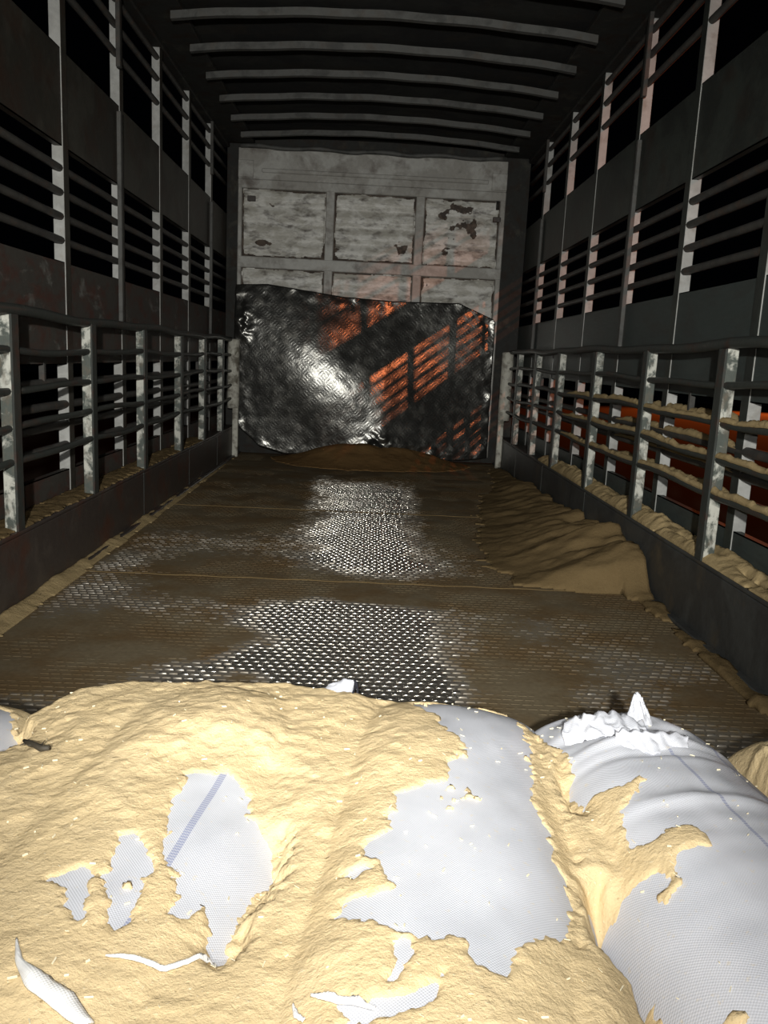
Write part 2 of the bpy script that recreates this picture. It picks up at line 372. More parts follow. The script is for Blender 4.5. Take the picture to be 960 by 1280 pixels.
def build_floor():
    xs = np.linspace(-KX, KX, 118); ys = np.linspace(Y0, BY, 402)
    X, Y = np.meshgrid(xs, ys)
    D = dirt(X, Y)
    Z = 0.0 + 0.004*D*fbm(X, Y, 5, 4, 3)
    ny, nx = X.shape
    idx = np.arange(nx*ny).reshape(ny, nx)
    Q = np.stack([idx[:-1,:-1], idx[:-1,1:], idx[1:,1:], idx[1:,:-1]], -1).reshape(-1,4)
    V = np.stack([X, Y, Z], -1).reshape(-1,3); A = D.ravel()
    k = len(V)
    # slab underside
    VB = np.array([[-KX,Y0,-.08],[KX,Y0,-.08],[KX,BY,-.08],[-KX,BY,-.08]]); QB = np.array([[0,3,2,1]])+k
    V = np.concatenate([V, VB]); A = np.concatenate([A, [0]*4]); Q = np.concatenate([Q, QB]); k = len(V)
    # rows of short raised studs (the tread pattern), half-round across the truck
    px, py = 0.0305, 0.0295
    cx = np.arange(-KX+0.02, KX-0.01, px); cy = np.arange(1.25, BY-0.1, py)
    CX, CY = np.meshgrid(cx, cy); 
    jr = np.random.RandomState(4)
    CX = CX + (np.arange(CX.shape[0])%2)[:,None]*px*.5 + jr.uniform(-.004,.004,(CX.shape[0],1)) - px*.25
    CX = CX.ravel(); CY = CY.ravel() + jr.uniform(-.001,.001,CY.size)
    ok = np.abs(CX) < KX-.016; CX = CX[ok]; CY = CY[ok]
    DD = dirt(CX, CY) + 0.25*(np.random.RandomState(1).rand(len(CX))-0.5)
    h = 0.0052*(1-0.85*sstep(0.3, 0.85, DD)) 
    rs = np.random.RandomState(2)
    h = h*(0.85+0.3*rs.rand(len(h)))
    hx = 0.0125; hy = 0.0058
    prof = [(-1,0.0),(-1,0.5),(-0.7,0.92),(0.3,1.0),(0.8,0.6),(1,0.0)]
    secs = [(-1.0,0.25),(-0.8,1.0),(0.8,1.0),(1.0,0.25)]
    vs = []
    for sx, sc in secs:
        for pyy, pz in prof:
            vs.append(np.stack([CX+sx*hx, CY+pyy*hy, pz*h*sc - 0.0004], -1))
    VS = np.stack(vs, 1)  # studs, 24, 3
    ns = len(CX); nv = len(secs)*len(prof)
    q = []
    for i in range(len(secs)-1):
        for j in range(len(prof)-1):
            a = i*len(prof)+j; q.append([a, a+len(prof), a+len(prof)+1, a+1])
    q = np.array(q)
    QS = (q[None]+np.arange(ns)[:,None,None]*nv).reshape(-1,4)+k
    V = np.concatenate([V, VS.reshape(-1,3)]); Q = np.concatenate([Q, QS]); A = np.concatenate([A, np.repeat(np.clip(DD,0,1), nv)])
    # fix winding of studs upwards
    o = npmesh('floor', V, Q, M['floor'], None, True, A)
    tag(o, 'dark ridged steel truck bed, muddy in places', 'floor', kind='structure')
    # longitudinal seam strips / cross seams between the plates
    for yy, x0, x1 in ((3.22,-KX,KX),(4.75,-KX,KX)):
        m = MB(); pts = []
        for i in range(40):
            x = x0+(x1-x0)*i/39; pts.append((x, yy+0.006*math.sin(i*1.7), 0.002))
        m.tube(pts, 0.0022, 6); m.build('plate_seam', M['dust_drift'], o, True)
    return o
floor = build_floor()

# ------------------------------------------------------------------ kickboards with a ledge on top
def kick(side, name, mat):
    s = side
    m = MB()
    xs = sorted((s*KX, s*(WX+0.03)))
    m.box(xs[0], xs[1], Y0, BY, -0.08, 0.25, 0.008)
    o = m.build(name, mat); tag(o, kind='structure')
    m = MB(); a = sorted((s*(KX-0.004), s*(KX+0.018)))
    m.box(a[0], a[1], Y0, BY-0.01, 0.249, 0.262, 0.003); m.build('edge_lip', mat, o)
    m = MB(); a = sorted((s*(KX-0.03), s*(KX+0.001)))
    m.box(a[0], a[1], Y0, BY-0.01, 0.0, 0.014, 0.004); m.build('foot_strip', mat, o)
    m = MB()
    for yy in (4.3, 5.4, 6.4):
        a = sorted((s*(KX-0.002), s*(KX+0.002))); m.box(a[0], a[1], yy, yy+0.006, 0.015, 0.249)
        m.build('weld_seam', M['rail_green'], o); m = MB()
    return o
kick(-1, 'baseboard_left', M['kick']); kick(1, 'baseboard_right', M['kick_r'])

# ------------------------------------------------------------------ side walls: solid bands with barred openings between posts
UP_BARS = [2.30, 2.43, 2.545]; MID_BARS = [1.32, 1.415, 1.51, 1.605]; LOW_BARS = [0.465, 0.555, 0.64, 0.735]
def wall(s, name):
    up, low = (M['wall_paint'], M['wall_low']) if s < 0 else (M['wall_right'], M['wall_right_low'])
    xa, xb = sorted((s*WX, s*(WX+0.004)))
    root = MB().box(xa, xb, Y0, BY+0.03, 1.69, 2.062).build(name, up); tag(root, kind='structure')
    MB().box(xa, xb, Y0, BY+0.03, 0.81, 1.232).build('wall_panel', low, root)
    MB().box(xa, xb, Y0, BY+0.03, 0.25, 0.36).build('bottom_panel', low, root)
    for z in (0.36, 0.81, 1.232, 1.69, 2.062):        # folded flanges along the openings
        a, b = sorted((s*(WX), s*(WX+0.03)))
        zz = (z-0.004, z) if z in (0.36, 1.232, 2.062) else (z, z+0.004)
        MB().box(a, b, Y0, BY+0.03, *zz).build('panel_flange', up if z > 1.5 else low, root)
    a, b = sorted((s*(WX-0.02), s*(WX+0.05)))
    MB().box(a, b, Y0, BY+0.05, 2.60, 2.74, 0.008).build('top_beam', M['black_steel'], root)
    for y in ST:
        a, b = sorted((s*(WX-0.003), s*(WX+0.043)))
        MB().box(a, b, y, y+0.045, 0.25, 2.60, 0.002).build('post', M['post'], root)
        # channel web on the inner side, dark
        a, b = sorted((s*(WX-0.0042), s*(WX+0.0)))
        MB().box(a, b, y+0.002, y+0.06, 0.252, 2.60, 0.001).build('post_web', up, root)
    for y in (4.30, 6.66):
        a, b = sorted((s*(WX-0.03), s*(WX-0.009)))
        MB().box(a, b, y, y+0.03, 0.98, 2.02, 0.002).build('splice_post', M['roof_bow'], root)
        MB().box(a, b, y, y+0.03, 2.22, 2.60, 0.002).build('splice_post', M['bar'], root)
    for z in UP_BARS+MID_BARS+LOW_BARS:
        r = 0.016 if z > 1 else 0.018
        rs = random.Random(int(z*1000)+(s>0))
        pts = [(s*(WX+0.012+0.002*rs.random()), Y0+i*(BY+0.02-Y0)/24, z+0.003*(rs.random()-.5)) for i in range(25)]
        MB().tube(pts, r, 10).build('bar', M['bar'], root, True)
    return root
wall_left = wall(-1, 'wall_left'); wall_right = wall(1, 'wall_right')
# short vertical stiffeners in the lower openings
for s, root in ((-1, wall_left), (1, wall_right)):
    for y in (3.33, 6.3):
        a, b = sorted((s*(WX-0.003), s*(WX+0.02)))
        MB().box(a, b, y, y+0.02, 0.735, 0.83, 0.002).build('stiffener', M['bar'], root)

# ------------------------------------------------------------------ inner side railings
RY = [1.94, 2.74, 3.52, 4.33, 5.17, 5.90, 6.62]
RZ = [0.995, 0.868, 0.742, 0.617, 0.495]
def railing(s, side_word):
    lab = {'left': 'dark steel guard railing with peeling posts along the left wall',
           'right': 'dark steel guard railing with sawdust on its bars along the right wall'}[side_word]
    t = thing('guard_railing', (s*1.20, 4.5, 0.262), lab, 'railing', 'guard railings along the side walls')
    for i, y in enumerate(RY):
        a, b = sorted((s*1.175, s*1.214))
        MB().box(a, b, y, y+0.012, 0.262, 0.985, 0.002).build('post', M['rail_post'], t)
        a, b = sorted((s*1.168, s*1.176))
        MB().box(a, b, y-0.001, y+0.055, 0.262, 0.985, 0.002).build('post_flange', M['rail_green'], t)
    for k, z in enumerate(RZ):
        rs = random.Random(k*7+(s>0)); n = 40
        pts = []
        for i in range(n+1):
            y = 0.6+(7.08-0.6)*i/n
            sag = 0.006*math.sin(y*3.1+k)+0.004*math.sin(y*7.3+2*k+s)
            pts.append((s*(1.185+0.004*math.sin(y*2+k)), y, z+sag))
        MB().tube(pts, 0.019 if k == 0 else 0.0125, 10).build('top_rail' if k == 0 else 'rail', M['rail_green'], t, True)
    # end post: thicker pipe with flaking white paint, on a dark stub
    pts = [(s*1.165, 7.10, z) for z in (0.42, 0.5, 0.6, 0.7, 0.8, 0.9, 0.99, 1.0)]
    m = MB().tube(pts, [.05,.052,.051,.052,.05,.052,.051,.04], 14); m.build('end_post', M['end_post'], t, True)
    a, b = sorted((s*1.12, s*1.169))
    MB().box(a, b, 7.08, 7.13, 0.0, 0.45, 0.006).build('end_post_foot', M['end_post'], t)
    return t
railing(-1, 'left'); railing(1, 'right')

# ------------------------------------------------------------------ headboard
def headboard():
    y = BY
    root = MB().box(-1.3, 1.3, y+0.04, y+0.06, 0.0, 2.74).build('wall_back', M['black_steel']); tag(root, kind='structure')
    fx0, fx1 = -1.20, 1.10
    fr = M['head_frame']
    vb = [(-1.20,-1.165),(-0.445,-0.372),(0.33,0.405),(1.055,1.10)]
    for i, (a, b) in enumerate(vb):
        MB().box(a, b, y, y+0.045, 0.05, 2.34, 0.006).build('upright', fr, root)
    for a, b in ((1.62, 1.715), (2.275, 2.35), (0.9, 0.97)):
        MB().box(fx0, fx1, y-0.004, y+0.045, a, b, 0.006).build('cross_bar', fr, root)
    MB().box(fx0, fx1, y+0.006, y+0.045, 2.35, 2.60, 0.004).build('top_plate', fr, root)
    MB().box(fx0+0.2, fx1-0.16, y-0.012, y+0.008, 2.405, 2.44, 0.006).build('top_strip', fr, root)
    MB().box(fx0, fx0+0.13, y-0.006, y+0.03, 2.36, 2.5, 0.004).build('gusset', fr, root)
    MB().box(fx1-0.13, fx1, y-0.006, y+0.03, 2.36, 2.5, 0.004).build('gusset', fr, root)
    m = MB(); n = 30
    pts = [(fx0+0.02+(fx1-fx0-0.04)*i/n, y-0.005+0.004*math.sin(i*2.1), 2.61+0.008*math.sin(i*.9)) for i in range(n+1)]
    m.tube(pts, [0.016+0.006*random.random() for _ in pts], 8).build('top_tube', M['roof_bow'], root, True)
    # ribbed panels
    for (xa, xb) in ((-1.165,-0.445),(-0.372,0.33),(0.405,1.055)):
        for (za, zb, nr) in ((1.715,2.275,4),(0.97,1.62,4)):
            nz, nx = 121, 141
            Z, X = np.meshgrid(np.linspace(za, zb, nz), np.linspace(xa, xb, nx), indexing='ij')
            ph = (Z-za)/(zb-za)*nr
            rib = np.abs((ph % 1)-0.5)*2
            Y = y+0.028 - 0.012*sstep(0.0, 0.85, 1-rib) + 0.004*fbm(X, Z, 4, 4, 21) 
            e = np.minimum(np.minimum(X-xa, xb-X), np.minimum(Z-za, zb-Z)); Y = np.where(e < 0.012, y+0.036, Y)
            idx = np.arange(nz*nx).reshape(nz, nx)
            Q = np.stack([idx[:-1,:-1], idx[:-1,1:], idx[1:,1:], idx[1:,:-1]], -1).reshape(-1,4)
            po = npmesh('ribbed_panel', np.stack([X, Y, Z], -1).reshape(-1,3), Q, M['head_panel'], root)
            po.data.materials.append(M['rust_shade'])
            seam = (e + .022*fbm(X, Z, 9, 4, 23) < .012) | (fbm(X, Z*1.3, 5, 5, 24) + .25*np.exp(-(Z-za)/.08) > .50)  # dark edge band paints in recess shade; the blotches are rust
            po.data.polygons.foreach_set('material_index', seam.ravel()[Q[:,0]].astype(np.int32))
    for x, z, wd in ((-1.12,2.17,.07),(1.0,2.1,.07)):
        MB().box(x, x+wd, y+0.0, y+0.03, z, z+0.045, 0.004).build('latch', M['kick'], root)
    MB().tube([(1.03,y-0.02,2.27),(1.03,y-0.02,2.2)], 0.014, 10).build('ring_pin', M['black_steel'], root, True)
    return root
headboard()

# ------------------------------------------------------------------ roof and its bows
m = MB(); n = 20
def roofz(x): return 2.66 - 0.056*(x/1.1)**2
V = []; Q = []
xs = np.linspace(-1.34, 1.34, 33); ys = np.linspace(Y0, BY+0.06, 90)
X, Y = np.meshgrid(xs, ys)
Zr = 2.705 - 0.05*(X/1.3)**2 + 0.012*np.abs(np.sin(Y*math.pi/0.47)) + 0.006*fbm(X, Y, 3, 3, 31)
idx = np.arange(X.size).reshape(X.shape)
Q = np.stack([idx[:-1,:-1], idx[1:,:-1], idx[1:,1:], idx[:-1,1:]], -1).reshape(-1,4)
ceil = npmesh('ceiling', np.stack([X,Y,Zr],-1).reshape(-1,3), Q, M['roof']); tag(ceil, kind='structure')
def bow(y):
    V = []; F_ = []; n = 28
    rs = random.Random(int(y*100))
    for i in range(n+1):
        x = -1.12+2.24*i/n
        z = roofz(x) + 0.002*math.sin(i*1.1+y)
        for dy, dz in ((0,-0.018),(0.035,-0.018),(0.035,0.02),(0,0.02)):
            V.append((x, y+dy, z+dz))
    for i in range(n):
        for j in range(4):
            a = i*4+j; b = i*4+(j+1)%4; F_.append((a, b, b+4, a+4))
    F_ += [(0,1,2,3), (n*4+3,n*4+2,n*4+1,n*4)]
    mb = MB(); mb.v = V; mb.f = F_
    return mb.build('roof_bow', M['roof_bow'], ceil)
for k in range(-8, 6): bow(4.68+0.468*k)
for s in (-1, 1):
    a, b = sorted((s*1.06, s*1.30))
    MB().box(a, b, Y0, BY, 2.63, 2.66, 0.004).build('roof_side_plate', M['black_steel'], ceil)

# ------------------------------------------------------------------ ground outside
g = 60
V = []; xs = np.linspace(-g, g, 40)
X, Y = np.meshgrid(xs, xs); Zg = -1.25 + 0.05*fbm(X, Y, .3, 4, 41)
idx = np.arange(X.size).reshape(X.shape)
Q = np.stack([idx[:-1,:-1], idx[:-1,1:], idx[1:,1:], idx[1:,:-1]], -1).reshape(-1,4)
gr = npmesh('ground', np.stack([X,Y,Zg],-1).reshape(-1,3), Q, M['ground']); tag(gr, kind='structure')

# ------------------------------------------------------------------ the buckled sheet leaning on the headboard
def sheet():
    nu, nv = 150, 110
    U, Vv = np.meshgrid(np.linspace(0,1,nu), np.linspace(0,1,nv))
    # outline in the sheet's own plane (metres)
    top = np.interp(U, [0,.12,.4,.6,.85,1.0], [1.455,1.47,1.40,1.385,1.40,1.27])
    bot = np.interp(U, [0,.10,.2,.5,.56,.62,.85,.93,1.0], [.30,.10,.04,.05,.0,.04,.03,.04,.06])
    Z = bot+(top-bot)*Vv
    xl = np.interp(Z, [0,.05,.25,1.1,1.46], [-.93,-.93,-1.17,-1.17,-1.17]); xr = np.interp(Z, [0,1.25,1.4], [1.08,1.075,.96])
    X = -1.17+(1.08+1.17)*U
    X = np.clip(X, xl, xr)
    X = X + 0.006*fbm(U*3, Vv*3, 5, 3, 9)*(np.minimum(U,1-U)<.02)
    lean = 7.22 + 0.05*(Z-.7) + 0.041*(X+.34)
    e1 = np.array([.80,-.60]); e2 = np.array([.60,.80])
    cx, cz = -.34, .70
    s1 = (X-cx)*e1[0]+(Z-cz)*e1[1]; s2 = (X-cx)*e2[0]+(Z-cz)*e2[1]
    bulge = 0.13*np.exp(-(s2/0.55)**2)*np.exp(-(s1/1.1)**2)
    lean = lean + 0.12*np.clip(X-.12,0,None)*(1-.3*Z) - .05*np.clip(.35-Z,0,None)
    Y = lean - bulge + 0.012*fbm(X, Z, 1.5, 2, 51) + 0.004*fbm(X, Z, 7, 3, 52)
    edge = np.exp(-np.minimum(Vv,1-Vv)/.05) + np.exp(-np.minimum(U,1-U)/.04)
    Y = Y + 0.014*edge*fbm(X, Z, 13, 3, 53)
    # crumple at the bottom middle and on the left edge
    c = np.exp(-((X-.10)/.14)**2-((Z-.10)/.12)**2); Y = Y - 0.06*c*(0.5+fbm(X, Z, 18, 3, 54))
    c = np.exp(-((X+1.1)/.08)**2-((Z-1.12)/.14)**2); Y = Y - 0.05*c*(0.4+fbm(X, Z, 16, 3, 55))
    c = np.exp(-((X-.35)/.5)**2-((Z-.08)/.10)**2); Y = Y - 0.03*c*np.abs(fbm(X, Z, 12, 3, 56))
    Y = np.minimum(Y, 7.395)
    F0 = np.stack([X,Y,Z],-1); B0 = F0 + np.array([0,.006,0])
    V = np.concatenate([F0.reshape(-1,3), B0.reshape(-1,3)])
    idx = np.arange(nu*nv).reshape(nv,nu); k = nu*nv
    Q = np.stack([idx[:-1,:-1], idx[:-1,1:], idx[1:,1:], idx[1:,:-1]], -1).reshape(-1,4)
    ring = np.concatenate([idx[0,:], idx[1:,-1], idx[-1,-2::-1], idx[-2:0:-1,0]])
    r2 = np.roll(ring,-1)
    QS = np.stack([r2, ring, ring+k, r2+k],-1)
    V = V - np.array([0,7.25,0])
    o = npmesh('tread_sheet', V, np.concatenate([Q, Q[:,::-1]+k, QS]), M['sheet']); o.location = (0,7.25,0)
    tag(o, 'large buckled black tread sheet leaning against the grey headboard', 'sheet')
sheet()

# ------------------------------------------------------------------ sacks
def sdf_poly(x, y, P):
    P = np.asarray(P); d = np.full(x.shape, 1e9); inside = np.zeros(x.shape, bool)
    for i in range(len(P)):
        a = P[i]; b = P[(i+1)%len(P)]; e = b-a
        t = np.clip(((x-a[0])*e[0]+(y-a[1])*e[1])/(e@e+1e-12), 0, 1)
        d = np.minimum(d, np.hypot(x-a[0]-t*e[0], y-a[1]-t*e[1]))
        c = ((a[1] > y) != (b[1] > y)) & (x < (b[0]-a[0])*(y-a[1])/(b[1]-a[1]+1e-12)+a[0])
        inside ^= c
    return np.where(inside, -d, d)
SACKS = dict(  # centre x, y, half width, half length, angle(deg), top height
    A=(-.84, 1.07, .255, .58, 1, .212), B=(-.32, 1.11, .262, .60, -8, .215), C=(.135, 1.09, .235, .60, -7, .232),
    D=(.575, 1.055, .215, .60, 6, .242), E=(.985, 1.02, .185, .62, 2, .225))
def sack_uv(k, x, y):
    cx, cy, hw, hl, an, h = SACKS[k]; a = math.radians(an)
    dx, dy = x-cx, y-cy
    return (dx*math.cos(a)+dy*math.sin(a)), (-dx*math.sin(a)+dy*math.cos(a))
def wrinkle(k, lx, ly):
    seed = ord(k)
    cx, cy, hw, hl, an, h = SACKS[k]
    wv = 0.007*fbm(lx*2.0, ly, 5, 3, seed)
    if k == 'D':   # gathers spreading from the tied mouth, and a few cross folds
        r = np.hypot(lx+.02, ly-.52); th = np.arctan2(ly-.56, lx+.02)
        wv = wv + 0.008*np.exp(-r/.16)*np.sin(th*13)
        for y0, s_, a_ in ((.335,.012,.011),(.285,.010,-.007),(.13,.014,.006),(.40,.02,-.01)):
            wv = wv + a_*np.exp(-((ly-y0-.12*lx+.02*np.sin(lx*9))/s_)**2)*sstep(.26,.0,np.abs(lx+.03))
        wv = wv + .0009*np.sin((ly+.1*lx)*95+4*fbm(lx,ly,6,2,3))*sstep(-.5,.4,ly)
    return wv
def sack_top(k, x, y):
    cx, cy, hw, hl, an, h = SACKS[k]
    lx, ly = sack_uv(k, x, y)
    u = np.clip(np.abs(lx/hw),0,1); v = np.clip(np.abs(ly/hl),0,1)
    m_ = np.power(np.clip(1-u**2.6,0,1), .5)*np.power(np.clip(1-v**7,0,1), .5)
    z = .05 + (h-.05)*m_ + wrinkle(k, lx, ly)*m_
    return np.where((np.abs(lx) < hw) & (np.abs(ly) < hl), z, 0.0)
LAB = dict(A='white woven sack at the far left, mostly under sawdust', B='white woven sack with a navy stripe, left of centre under sawdust',
           C='white woven sack in the middle with a large bare patch of cloth', D='grey-white woven sack with a blue line and tied crumpled mouth',
           E='white woven sack at the far right edge, only a corner showing')
def build_sack(k):
    cx, cy, hw, hl, an, h = SACKS[k]
    nu, nv = 70, 150
    def g_(n): t = np.linspace(-1,1,n); return np.sin(t*math.pi/2)*.6+t*.4
    U, W = np.meshgrid(g_(nu), g_(nv))
    lx = U*hw; ly = W*hl
    m_ = np.power(np.clip(1-np.abs(U)**2.6,0,1), .5)*np.power(np.clip(1-np.abs(W)**7,0,1), .5)
    zt = .05+(h-.05)*m_+wrinkle(k,lx,ly)*m_
    zb = .05-.045*m_
    V = np.concatenate([np.stack([lx,ly,zt],-1).reshape(-1,3), np.stack([lx,ly,zb],-1).reshape(-1,3)])
    idx = np.arange(nu*nv).reshape(nv,nu); kk = nu*nv
    Q = np.stack([idx[:-1,:-1], idx[:-1,1:], idx[1:,1:], idx[1:,:-1]], -1).reshape(-1,4)
    ring = np.concatenate([idx[0,:], idx[1:,-1], idx[-1,-2::-1], idx[-2:0:-1,0]]); r2 = np.roll(ring,-1)
    V[:,2] += .0
    o = npmesh('sack', V, np.concatenate([Q, Q[:,::-1]+kk, np.stack([r2,ring,ring+kk,r2+kk],-1)]),
               {'B':M['cloth_b'],'D':M['cloth_d']}.get(k, M['cloth']))
    o.location = (cx,cy,0); o.rotation_euler = (0,0,math.radians(an))
    tag(o, LAB[k], 'sack', 'row of filled sacks on the truck bed')
    return o
sack = {k: build_sack(k) for k in SACKS}

def flap(parent, P, name, mat, thick=0.0015, jitter=.003, seed=1, nu=14, nv=14, pleat=0.0):
    """crumpled cloth patch between four corner curves given as a 2x2..n grid of world points"""
    P = np.array(P, float)  # rows x cols x 3
    r, c = P.shape[:2]
    vi = np.linspace(0, r-1, nv); ui = np.linspace(0, c-1, nu)
    G = np.zeros((nv,nu,3))
    for a in range(3):
        tmp = np.array([np.interp(ui, np.arange(c), P[i,:,a]) for i in range(r)])
        G[:,:,a] = np.array([np.interp(vi, np.arange(r), tmp[:,j]) for j in range(nu)]).T
    uu, vv = np.meshgrid(np.linspace(0,1,nu), np.linspace(0,1,nv))
    G[:,:,2] += jitter*fbm(uu*2, vv*2, 3, 3, seed); G[:,:,1] += jitter*1.5*fbm(uu*2+9, vv*2, 3, 3, seed+5)
    ph = uu*34+6*vv+3*fbm(uu*2, vv, 3, 2, seed+2)
    G[:,:,1] += pleat*np.sin(ph)*(.3+.7*vv); G[:,:,2] += pleat*.5*np.sin(ph+.7)
    B = G+np.array([0,thick,-thick*.3])
    idx = np.arange(nu*nv).reshape(nv,nu); kk = nu*nv
    Q = np.stack([idx[:-1,:-1], idx[:-1,1:], idx[1:,1:], idx[1:,:-1]], -1).reshape(-1,4)
    ring = np.concatenate([idx[0,:], idx[1:,-1], idx[-1,-2::-1], idx[-2:0:-1,0]]); r2 = np.roll(ring,-1)
    V = np.concatenate([G.reshape(-1,3), B.reshape(-1,3)])
    if parent is not None:
        mw = Matrix.Translation(parent.location) @ parent.rotation_euler.to_matrix().to_4x4()
        im = np.array(mw.inverted()); V = V@im[:3,:3].T+im[:3,3]
    return npmesh(name, V, np.concatenate([Q, Q[:,::-1]+kk, np.stack([r2,ring,ring+kk,r2+kk],-1)]), mat, parent)
# tied, crumpled mouth of the right-hand sack: gathered ruffles and an upright ear
def pt(px, py, y): return tuple(unp(px, py, 1, y))
sD = sack['D']
def onD(x, y, h): return (x, y, float(sack_top('D', np.array([x]), np.array([y]))[0])+h)
def rowD(xs_, ys_, hs): return [onD(x, y, h) for x, y, h in zip(xs_, ys_, hs)]
flap(sD, [rowD([.525,.545,.575],[1.475,1.455,1.47],[-.004,0,-.004]), rowD([.528,.545,.570],[1.485,1.465,1.48],[.014,.018,.014]),
          rowD([.534,.545,.562],[1.49,1.48,1.485],[.030,.034,.030]), rowD([.540,.546,.556],[1.495,1.49,1.49],[.046,.052,.044])], 'tied_ear', M['cloth'], .003, .003, 3, 30, 24, .003)
flap(sD, [rowD([.40,.44,.49,.54],[1.43,1.415,1.40,1.41],[-.006,.002,.002,-.004]), rowD([.395,.44,.49,.545],[1.455,1.44,1.43,1.43],[.012,.024,.022,.008]),
          rowD([.405,.445,.50,.55],[1.48,1.47,1.465,1.46],[.016,.034,.032,.012]), rowD([.42,.455,.505,.55],[1.50,1.50,1.49,1.48],[-.004,.014,.014,-.004])], 'mouth_ruffle', M['cloth'], .003, .004, 4, 90, 26, .006)
flap(sD, [rowD([.47,.53,.60],[1.36,1.34,1.36],[-.006,.002,-.006]), rowD([.475,.53,.61],[1.39,1.375,1.39],[.012,.02,.010]),
          rowD([.49,.54,.61],[1.43,1.42,1.43],[-.005,.002,-.006])], 'mouth_fold', M['cloth'], .003, .004, 8, 60, 20, .004)
# small white corner of the middle sack with its black stitching thread
sB = sack['B']
flap(sack['C'], [[pt(395,868,1.60),pt(420,872,1.58),pt(437,876,1.59)],[pt(408,858,1.63),pt(425,862,1.61),pt(441,866,1.62)],[pt(420,852,1.65),pt(432,849,1.64),pt(443,851,1.65)]], 'stitched_corner', M['cloth'], .003, .004, 12)
th = [pt(438,874,1.585),pt(441,866,1.60),pt(445,858,1.63),pt(443,850,1.64),pt(446,853,1.635),pt(447,862,1.62),pt(447,872,1.60)]
MB(org=(0,0,0)).tube([tuple(Matrix.Rotation(-math.radians(SACKS['C'][4]),4,'Z') @ (Vector(p)-Vector((SACKS['C'][0],SACKS['C'][1],0)))+Vector((SACKS['C'][0],SACKS['C'][1],0))) for p in th], .0022, 6).build('stitching_thread', M['thread'], sack['C'], True)

# ------------------------------------------------------------------ sawdust spread over the sacks
def poly(pts, z=.21): return [tuple(unp(x, y, 2, z)[:2]) for x, y in pts]
BARE = [
 poly([(240,970),(290,970),(312,990),(308,1010),(335,1030),(342,1060),(320,1085),(292,1120),(272,1172),(255,1162),(245,1125),(222,1150),(200,1143),(218,1108),(208,1060),(215,1010)]),
 poly([(55,1105),(108,1086),(116,1120),(104,1160),(90,1150),(75,1120)]),
 poly([(150,1050),(168,1045),(202,1090),(176,1125),(145,1172),(138,1120)]),
 poly([(508,884),(560,874),(640,890),(662,930),(668,990),(700,1060),(714,1120),(692,1165),(642,1200),(636,1240),(602,1240),(574,1200),(520,1195),(462,1178),(418,1170),(428,1152),(492,1140),(452,1075),(482,1060),(488,1015),(562,1000),(578,950),(548,915)], .2),
 poly([(690,900),(780,880),(900,890),(985,960),(985,1310),(872,1290),(850,1240),(820,1180),(760,1150),(748,1093),(830,1096),(884,1092),(880,1072),(858,1062),(790,1062),(778,1025),(802,995),(728,1000),(712,955)], .2),
 poly([(-20,880),(14,885),(18,930),(-20,948)], .18), poly([(935,905),(985,900),(985,960),(950,915)], .17),
 poly([(420,1098),(440,1090),(460,1100),(440,1108)]), poly([(500,1185),(520,1190),(505,1230),(485,1252)]), poly([(560,1245),(540,1278),(440,1290),(430,1262),(500,1268)])]
